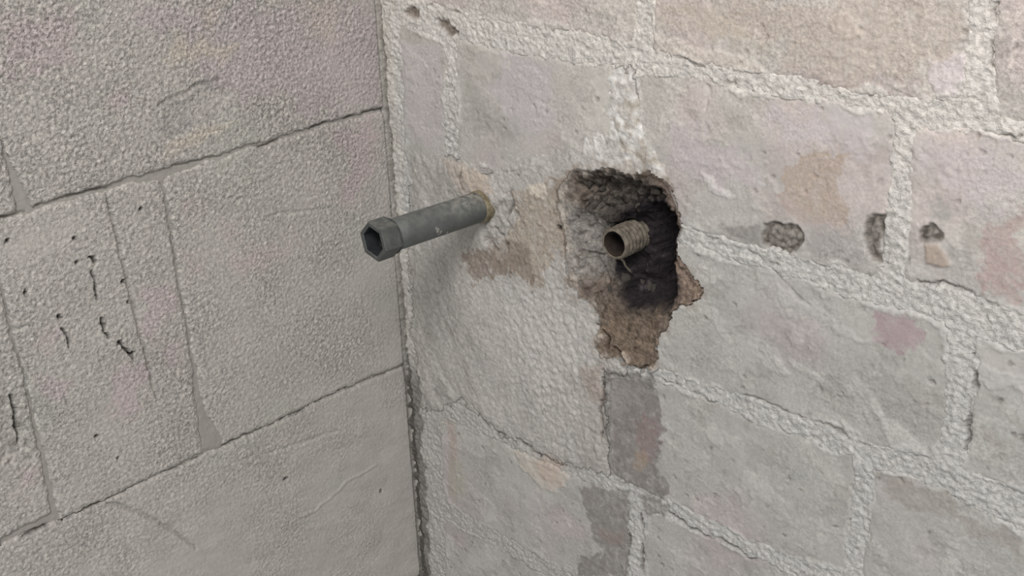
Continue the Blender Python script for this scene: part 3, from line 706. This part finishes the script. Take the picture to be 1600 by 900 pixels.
HJ = -1.7 + 0.5 * fbm(S, T, 0.05, 3, 615) + 0.25 * fbm(S, T, 0.2, 2, 616)


def patch_l(pts, rgb, op, soft=6, w=8, fine=2):
    m = q.mask(pts, soft, w, fine)
    paint(colK, m * (0.75 + 0.5 * np.clip(k_hi, -0.5, 0.5)), lin(*rgb), op)


ROSE = (180, 162, 163); STRAW = (188, 177, 162)
patch_l([(270.5, 46.2), (225.6, 38.7), (229.2, 9.2), (255.7, 6.8), (277.0, 14.8)], ROSE, 0.6)
patch_l([(192.0, 40.8), (-5.5, 9.6), (-1.8, -64.5), (25.9, -63.2), (71.2, -60.0), (99.9, -33.5), (131.3, -39.8), (147.1, -15.2), (152.4, 10.5), (191.1, 21.4)], (176, 162, 163), 0.65, 12, 14)
patch_l([(174.8, 0.6), (163.7, 12.6), (139.0, 6.1), (120.4, 0.6), (126.3, -5.9), (154.5, -2.1), (172.3, -3.6)], STRAW, 0.8, 4)
patch_l([(183.3, -58.4), (180.6, -53.2), (157.2, -49.0), (126.8, -49.5), (133.2, -52.4), (163.4, -57.4)], STRAW, 0.85, 3, 4)
patch_l([(145.4, 25.5), (125.7, 30.3), (132.8, 15.2), (142.4, 14.9)], STRAW, 0.5, 5)
patch_l([(61.1, 20.1), (34.2, 15.9), (37.2, -10.2), (59.0, -6.3)], STRAW, 0.45, 6)
patch_l([(56.2, -75.1), (8.8, -71.8), (18.7, -108.6), (39.5, -132.8), (50.5, -124.8), (35.2, -94.6)], ROSE, 0.7, 5)
patch_l([(216.2, -11.0), (201.4, -12.1), (203.1, -21.8), (215.9, -21.0)], ROSE, 0.6, 5)
patch_l([(176.1, -92.0), (164.6, -95.3), (167.2, -105.7), (176.1, -100.9)], ROSE, 0.6, 4)
patch_l([(149.9, -113.1), (138.0, -118.9), (142.2, -129.3), (149.2, -124.8)], ROSE, 0.5, 4)
patch_l([(215.3, -142.6), (190.3, -148.8), (190.1, -162.9), (200.8, -168.5), (210.6, -183.7), (218.0, -171.6)], ROSE, 0.65, 4)
patch_l([(180.1, -131.4), (170.4, -132.2), (172.2, -143.2), (180.6, -140.4)], ROSE, 0.55, 4)
patch_l([(146.3, -139.8), (93.0, -142.9), (98.7, -152.4), (127.9, -157.7), (143.2, -154.1)], (184, 168, 164), 0.65, 5)
patch_l([(287.8, -143.7), (275.8, -146.7), (278.5, -160.3), (288.3, -156.6)], ROSE, 0.5, 4)
patch_l([(292.7, -174.7), (272.3, -183.8), (274.5, -199.5), (294.1, -189.9)], ROSE, 0.65, 4)
patch_l([(247.0, -186.1), (220.5, -194.2), (224.8, -218.9), (237.4, -228.1), (251.7, -222.0)], ROSE, 0.7, 4)
patch_l([(204.3, -183.7), (192.2, -190.7), (195.9, -203.8), (206.1, -199.8)], ROSE, 0.5, 4)
patch_l([(316.6, -235.2), (303.8, -234.2), (305.6, -247.6), (318.4, -243.7)], ROSE, 0.6, 4)
patch_l([(181.6, -26.6), (137.7, -17.1), (133.9, -24.2), (159.2, -31.5), (156.9, -46.9), (180.4, -52.4), (183.3, -36.6)], (150, 145, 142), 0.5, 5)  # greyer along the hollow's upper and outer edges
patch_l([(137.0, -221.8), (-3.7, -276.2), (0.7, -486.8), (213.3, -368.3)], (160, 156, 149), 0.35, 25, 10)  # slightly darker over the lower block towards the corner
patch_l([(213.1, -236.1), (187.8, -241.9), (185.1, -274.0), (213.1, -271.6)], (166, 162, 155), 0.7, 5)

# chiselled hollow in the big upper block, scored line, cracks and pits
mk = q.stroke([(181.5, -26.2), (162.4, -22.0), (136.0, -18.3)], 1.6, 1.5, 2, 0.8); HK -= mk * 1.2; tint(colK, mk, (0.85, 0.85, 0.85))
d = q.sdf([(181.6, -26.6), (136.0, -18.3), (128.5, -27.5), (126.8, -49.5), (180.6, -53.2)], 4, 1); HK -= sstep(0, 6, d) * 0.9
mk = q.stroke([(227.0, -72.3), (226.2, -81.8), (223.4, -126.0), (220.5, -172.5), (216.9, -223.6)], 1.3, 0.8, 0.8, 0.2); HK -= mk * 1.5; tint(colK, mk, (0.80, 0.80, 0.79))
mk = q.stroke([(111.8, -119.9), (85.0, -124.8), (57.0, -129.8)], 1.2, 1.0, 2, 0.6); HK -= mk * 0.7
mk = q.stroke([(264.3, -280.6), (251.0, -291.3), (234.4, -309.1), (217.8, -331.6), (204.7, -348.4)], 1.4, 1.0, 2, 0.6); HK -= mk * 1.1; tint(colK, mk, (0.84, 0.84, 0.83))
mk = q.stroke([(136.6, -299.3), (108.1, -304.5), (71.9, -309.3)], 1.4, 1.2, 2, 0.6); HK -= mk * 0.8
mk = q.stroke([(134.1, -366.2), (103.8, -367.5), (64.5, -357.1), (37.9, -355.3)], 1.2, 1.0, 2, 0.6); HK += mk * 0.7
for pts, w in (([(246.0, -109.1), (242.7, -110.2), (241.9, -114.8)], 1.1), ([(244.9, -117.3), (244.0, -126.3), (245.2, -137.3)], 0.7), ([(245.0, -150.8), (243.7, -158.4), (244.8, -161.7)], 1.2), ([(244.1, -162.9), (241.8, -167.4)], 0.7),
               ([(273.2, -139.8), (271.3, -143.1)], 0.9), ([(272.1, -149.4), (269.3, -154.4), (268.5, -163.6)], 0.7), ([(310.1, -179.2), (309.9, -190.0), (312.4, -198.0), (311.9, -211.9)], 0.8), ([(235.4, -172.5), (229.3, -185.1), (228.9, -188.0)], 0.6)):
    mk = q.stroke(pts, w, 0.4, 1.5, 1.0)
    HK -= mk * 4; paint(colK, mk, lin(70, 66, 62), 0.85)
for px in ([(205.9, -88.4), (205.7, -88.7)], [(293.2, -83.6), (292.9, -84.1)], [(289.2, -118.4), (288.8, -118.5)], [(251.5, -251.8), (251.3, -251.9)], [(125.4, -328.0), (125.2, -328.7)], [(226.3, -131.7), (225.9, -132.3)], [(235.7, -171.9), (235.4, -172.5)],
           [(263.2, -229.9), (262.8, -230.1)], [(253.9, -110.0), (253.7, -110.1)], [(225.4, -147.3), (225.2, -147.4)], [(228.8, -182.4), (228.6, -183.5)], [(252.6, -94.3), (252.5, -94.8)], [(37.3, -382.4), (36.5, -382.1)]):
    mk = q.stroke(px, 2.4, 0.6, 0, 0.5)
    HK -= mk * 3; paint(colK, mk, lin(62, 58, 55), 0.9)
# crumbled left edge of the middle block
d = q.sdf([(311.8, -171.5), (305.1, -178.6), (306.8, -228.1), (326.6, -223.5), (318.9, -186.2)], 5, 3); mk = sstep(-2, 3, d)
HK -= mk * (1.2 + 2.0 * fbm(S, T, 0.15, 3, 621)); tint(colK, mk * sstep(0.0, 0.4, -fbm(S, T, 0.15, 3, 621)), (0.7, 0.69, 0.68))


def crack_l(pts, w, depth, rgb, op, warp=1.2):
    global HJ, HK
    mk = q.stroke(pts, w, 0.7, warp, 0.8) * sstep(-0.30, 0.10, fbm(S, T, 0.05, 2, 631))
    depth *= 0.7
    HJ -= mk * depth; HK -= mk * depth
    paint(colJ, mk, lin(*rgb), op); paint(colK, mk, lin(*rgb), op)


crack_l([(272.2, -67.9), (250.2, -68.4), (233.2, -68.1), (220.3, -69.1)], 0.9, 2.5, (110, 106, 100), 0.7)
crack_l([(185.6, -66.4), (150.5, -68.4), (129.7, -69.2)], 0.6, 1.5, (130, 126, 120), 0.5)
crack_l([(112.9, -70.6), (94.2, -69.7), (77.8, -68.2), (60.9, -66.5), (38.0, -67.1), (1.1, -68.7)], 0.9, 3, (98, 92, 86), 0.75)
crack_l([(294.4, -68.8), (286.8, -69.4), (279.0, -70.0)], 0.8, 2.5, (104, 98, 94), 0.7)
crack_l([(337.1, -273.8), (325.2, -277.2), (312.3, -277.1), (301.9, -277.6), (296.7, -278.2), (281.4, -278.1), (267.4, -277.5)], 1.1, 3.5, (72, 68, 64), 0.8)
crack_l([(267.4, -277.5), (229.2, -278.4), (192.5, -278.0)], 0.6, 2.0, (112, 108, 103), 0.6)
crack_l([(172.3, -277.7), (153.8, -277.5), (136.0, -278.4)], 0.7, 2.5, (96, 92, 88), 0.7)
crack_l([(136.0, -278.4), (104.8, -279.4), (86.6, -277.2), (68.3, -278.1), (36.6, -279.7), (2.1, -280.3)], 0.6, 2.0, (104, 100, 95), 0.6)
cl = 1 - sstep(0.8, 3.0, np.abs(S - 0.5) + 0.6 * q.fx)
HK -= cl * 3; HJ -= cl * 3
tint(colK, cl, (0.66, 0.65, 0.63)); tint(colJ, cl, (0.66, 0.65, 0.63))
# mortar lump where the upright joint meets the lower bed joint
fl = q.mask([(188.8, -241.5), (183.7, -248.7), (172.6, -265.0), (168.9, -276.1), (183.1, -278.1), (189.8, -274.0)], 2, 2, 0.5)
HJ += fl * 0.9

distk = np.full(q.shape, -25.0, np.float32)
ownk = np.full(q.shape, -1)
for k, pts in enumerate(blocks):
    d = q.sdf(pts, 1.6, 0.5)
    m = d > distk
    distk = np.where(m, d, distk); ownk = np.where(m & (d > -2.4), k, ownk)
HBlock = HK - 1.0 * (1 - sstep(-1.5, 2.0, distk)) - 12.0 * (1 - sstep(-2.2, -0.8, distk))
HJoint = HJ - 5.0 * sstep(0.5, 4.0, distk)
show_b = HBlock > HJoint - 2.0
show_j = HJoint > HBlock - 2.0
wall_left = sheet('wall_left', q, cells_of(show_j), HJoint, colJ, left_world, MAT_JOINT, flip=True,
                  slab=(-4, 430, -530, 140, -60, -110))
wall_left['kind'] = 'structure'
wall_left['label'] = 'grey aerated block wall with thin joints, on the left of the corner'
for k in range(len(blocks)):
    vm = (ownk == k) & (show_b | (distk < 0))
    c = vm[:-1, :-1] & vm[1:, :-1] & vm[:-1, 1:] & vm[1:, 1:]
    if c.sum() > 50:
        sheet('block', q, c, HBlock, colK, left_world, MAT_BLOCK, wall_left, flip=True, alpha=coarse)


# ================================================================== PIPES
def rings_mesh(name, rings, mat, parent, close_first=False, close_last=False, smooth=True):
    """skin a list of rings (each a list of points) into one mesh"""
    bm = bmesh.new()
    vs = [[bm.verts.new(p) for p in r] for r in rings]
    n = len(rings[0])
    for a, b in zip(vs, vs[1:]):
        for i in range(n):
            bm.faces.new((a[i], a[(i + 1) % n], b[(i + 1) % n], b[i]))
    if close_first:
        bm.faces.new(vs[0][::-1])
    if close_last:
        bm.faces.new(vs[-1])
    bmesh.ops.recalc_face_normals(bm, faces=bm.faces)
    me = bpy.data.meshes.new(name)
    bm.to_mesh(me); bm.free()
    for p in me.polygons:
        p.use_smooth = smooth
    me.materials.append(mat)
    o = bpy.data.objects.new(name, me)
    COL.objects.link(o)
    o.parent = parent
    return o


def ring(r, y, n=64, wob=0.0, hexagon=False, turn=0.0):
    pts = []
    for i in range(n):
        a = 2 * math.pi * i / n + turn
        rr = r
        if hexagon:                                       # r is the across-corner radius
            k = ((a - turn) % (math.pi / 3)) - math.pi / 6
            rr = r * math.cos(math.pi / 6) / math.cos(k)
        rr += wob * math.sin(3 * a + 40 * y) * math.sin(7 * a)
        pts.append((rr * math.cos(a), y, rr * math.sin(a)))
    return pts


def thing(name, loc, direction, label, category):
    o = bpy.data.objects.new(name, None)
    COL.objects.link(o)
    o.location = loc
    o.rotation_euler = Vector(direction).to_track_quat('-Y', 'Z').to_euler()
    o['label'] = label; o['category'] = category
    return o


MAT_PIPE = plain('grey_green_pipe', (76, 79, 77), (92, 94, 91), 90, 0.62, bump_mm=0.25)
MAT_HEX = plain('dark_grey_fitting', (62, 65, 64), (82, 83, 80), 110, 0.55, bump_mm=0.25)
def add_dust(m, rgb, y0, y1, amount):
    nt = m.node_tree; N = nt.nodes; L = nt.links
    b = N['Principled BSDF']
    src = b.inputs['Base Color'].links[0].from_socket
    geo = N.new('ShaderNodeNewGeometry'); sx = N.new('ShaderNodeSeparateXYZ'); L.new(geo.outputs['Normal'], sx.inputs[0])
    up = N.new('ShaderNodeMapRange'); up.inputs['From Min'].default_value = 0.0; up.inputs['From Max'].default_value = 1.0
    L.new(sx.outputs['Z'], up.inputs['Value'])
    tc = N.new('ShaderNodeTexCoord'); so = N.new('ShaderNodeSeparateXYZ'); L.new(tc.outputs['Object'], so.inputs[0])
    al = N.new('ShaderNodeMapRange'); al.inputs['From Min'].default_value = y0; al.inputs['From Max'].default_value = y1
    al.inputs['To Min'].default_value = 0.12; al.inputs['To Max'].default_value = 1.0
    L.new(so.outputs['Y'], al.inputs['Value'])
    n = N.new('ShaderNodeTexNoise'); n.inputs['Scale'].default_value = 260; n.inputs['Detail'].default_value = 5
    L.new(tc.outputs['Object'], n.inputs['Vector'])
    nr = N.new('ShaderNodeMapRange'); nr.inputs['From Min'].default_value = 0.38; nr.inputs['From Max'].default_value = 0.62
    L.new(n.outputs['Fac'], nr.inputs['Value'])
    a = N.new('ShaderNodeMath'); a.operation = 'MULTIPLY'; L.new(up.outputs[0], a.inputs[0]); L.new(al.outputs[0], a.inputs[1])
    c = N.new('ShaderNodeMath'); c.operation = 'MULTIPLY'; L.new(a.outputs[0], c.inputs[0]); L.new(nr.outputs[0], c.inputs[1])
    d = N.new('ShaderNodeMath'); d.operation = 'MULTIPLY'; L.new(c.outputs[0], d.inputs[0]); d.inputs[1].default_value = amount
    mx = N.new('ShaderNodeMixRGB'); L.new(d.outputs[0], mx.inputs['Fac']); L.new(src, mx.inputs['Color1'])
    mx.inputs['Color2'].default_value = (*lin(*rgb), 1)
    L.new(mx.outputs['Color'], b.inputs['Base Color'])


add_dust(MAT_PIPE, (160, 156, 146), -0.05, 0.0, 0.9)
add_dust(MAT_HEX, (140, 136, 126), -0.2, -0.05, 0.35)
MAT_BORE = plain('pipe_bore', (28, 31, 33), (40, 44, 46), 120, 0.7)
MAT_COLLAR = plain('limy_collar', (96, 86, 64), (142, 132, 110), 160, 0.85, bump_mm=0.8)
MAT_THREAD = plain('dirty_brass_thread', (74, 67, 57), (122, 113, 99), 240, 0.75, bump_mm=0.8)
MAT_RUSTY = plain('rusty_bore', (26, 19, 14), (46, 34, 24), 140, 0.75, bump_mm=0.5)

pipe = thing('pipe_stub', (0.0966, 0.0, -0.1229), (-0.016, -1.0, 0.024),
             'dark grey pipe with open hexagonal end sticking out of the plaster', 'pipe')
R = 0.0109
rings_mesh('pipe_body', [ring(R * 0.80, 0.02), ring(R, 0.02, wob=0.0001), ring(R, -0.02, wob=0.0001), ring(R * 1.005, -0.045, wob=0.0001),
                         ring(R * 1.0, -0.07, wob=0.0001), ring(R, -0.086), ring(R * 0.8, -0.086)], MAT_PIPE, pipe)
HX = 0.0138
TURN = math.radians(47)
hx = rings_mesh('hexagonal_end',
                [ring(R * 0.7, -0.082, 96), ring(HX * 0.90, -0.0822, 96), ring(HX * 0.97, -0.0828, 96, hexagon=True, turn=TURN), ring(HX, -0.084, 96, hexagon=True, turn=TURN),
                 ring(HX, -0.0962, 96, hexagon=True, turn=TURN), ring(HX * 0.96, -0.0972, 96, hexagon=True, turn=TURN),
                 ring(HX * 0.77, -0.0972, 96, hexagon=True, turn=TURN), ring(HX * 0.74, -0.0966, 96, hexagon=True, turn=TURN)],
                MAT_HEX, pipe, smooth=False)
rings_mesh('hexagonal_bore', [ring(HX * 0.74, -0.0967, 96, hexagon=True, turn=TURN), ring(HX * 0.72, -0.072, 96, hexagon=True, turn=TURN),
                              ring(HX * 0.5, -0.0715, 96)], MAT_BORE, hx, close_last=True, smooth=False)
rings_mesh('collar', [ring(R * 0.95, 0.004), ring(R * 1.07, 0.002, wob=0.0003), ring(R * 1.07, -0.003, wob=0.0004), ring(R * 1.03, -0.0045, wob=0.0003), ring(R * 0.98, -0.005)],
           MAT_COLLAR, pipe)

bm = bmesh.new()
for sy, sa, sr in ((-0.050, -12, 0.0016), (-0.0515, -2, 0.0011), (-0.047, -24, 0.0013), (-0.040, -40, 0.0010), (-0.0485, -33, 0.0008)):
    a = math.radians(sa)
    mt = Matrix.Translation((R * math.cos(a), sy, R * math.sin(a))) @ Matrix.Rotation(-a, 4, 'Y') @ Matrix.Diagonal((0.35, 0.8, 1.3, 1))
    bmesh.ops.create_icosphere(bm, subdivisions=2, radius=sr, matrix=mt)
me = bpy.data.meshes.new('plaster_splash'); bm.to_mesh(me); bm.free()
me.materials.append(plain('dried_plaster', (122, 120, 114), (146, 143, 136), 300, 0.9))
sp = bpy.data.objects.new('plaster_splash', me); COL.objects.link(sp); sp.parent = pipe

tp = thing('threaded_pipe', (0.2249, -0.008, -0.1170), (0.02, -1.0, 0.0),
           'rusty open threaded pipe end inside the dark broken hole', 'pipe')
RT = 0.0104
prof = [(RT * 0.74, 0.030), (RT * 0.74, 0.002), (RT * 0.78, 0.0)]
inner = rings_mesh('bore', [ring(r, y) for r, y in [(RT * 0.70, 0.034), (RT * 0.72, 0.012), (RT * 0.76, 0.003), (RT * 0.80, 0.0004)]], MAT_RUSTY, tp, close_first=True)
body = [(RT * 0.80, 0.0004), (RT * 0.88, -0.0002), (RT * 0.93, 0.0003)]
y = 0.001
while y < 0.030:
    body += [(RT * 1.0, y + 0.0006), (RT * 1.02, y + 0.0014), (RT * 0.98, y + 0.0021), (RT * 0.86, y + 0.0027), (RT * 0.86, y + 0.0032)]
    y += 0.0036
rings_mesh('thread', [ring(r, yy, wob=0.0001) for r, yy in body], MAT_THREAD, tp)
rings_mesh('pipe_body', [ring(RT * 0.90, y), ring(RT * 1.04, y + 0.0005, wob=0.0001), ring(RT * 1.04, 0.055)], MAT_THREAD, tp)

# pale hemp hanging from the thread
def tube(name, pts, radii, mat, parent, n=8):
    rings = []
    P = [Vector(p) for p in pts]
    for i, p in enumerate(P):
        t = (P[min(i + 1, len(P) - 1)] - P[max(i - 1, 0)]).normalized()
        a = t.orthogonal().normalized(); b = t.cross(a)
        rings.append([tuple(p + (a * math.cos(2 * math.pi * k / n) + b * math.sin(2 * math.pi * k / n)) * radii[i]) for k in range(n)])
    return rings_mesh(name, rings, mat, parent, True, True)


MAT_HEMP = plain('grey_hemp', (92, 84, 74), (126, 116, 104), 300, 0.9)
tube('hemp_strand', [(0.000, 0.005, -0.0098), (0.0016, 0.008, -0.0135), (0.0006, 0.011, -0.018), (0.002, 0.014, -0.022), (0.001, 0.018, -0.026)],
     [0.0011, 0.0008, 0.0007, 0.0008, 0.0004], MAT_HEMP, tp)

# loose stones lodged in the hole
MAT_STONE = plain('dirty_stone', (70, 64, 60), (116, 108, 98), 220, 0.95, bump_mm=1.0)
rng = np.random.default_rng(7)
stone_meshes = []
for k in range(4):
    bm = bmesh.new()
    bmesh.ops.create_icosphere(bm, subdivisions=2, radius=1.0)
    for v in bm.verts:
        n = v.co.normalized()
        f = 1 + 0.22 * math.sin(3.1 * n.x + k) + 0.18 * math.sin(4.3 * n.y + 2 * k) + 0.15 * math.sin(5.2 * n.z - k)
        v.co = Vector((n.x * f, n.y * f * 0.75, n.z * f * 0.85))
    me = bpy.data.meshes.new('stone')
    bm.to_mesh(me); bm.free()
    me.materials.append(MAT_STONE)
    stone_meshes.append(me)
STONES = [(190.9, -88.3), (200.7, -89.7), (210.4, -81.6), (219.8, -83.8), (229.1, -78.4), (204.9, -96.5), (216.6, -95.5), (192.9, -99.2), (225.0, -88.5), (235.3, -82.1), (239.4, -87.9), (211.3, -102.8), (199.7, -83.0), (232.3, -93.7), (220.9, -76.0), (245.3, -79.9), (228.2, -149.6), (221.8, -146.0), (234.6, -152.3), (213.1, -155.7)]
for k, (su, sv) in enumerate(STONES):
    i = int(np.searchsorted(g.v, sv)); j = int(np.searchsorted(g.u, su))
    r = 0.001 * (2.2 + 2.4 * rng.random())
    o = bpy.data.objects.new('stone', stone_meshes[k % 4])
    COL.objects.link(o)
    o.location = (su * 0.001, -HMort[i, j] * 0.001 + r * 0.25, sv * 0.001)
    o.scale = (r, r, r * 0.8)
    o.rotation_euler = tuple(rng.random(3) * 6.28)
    o.parent = wall_right
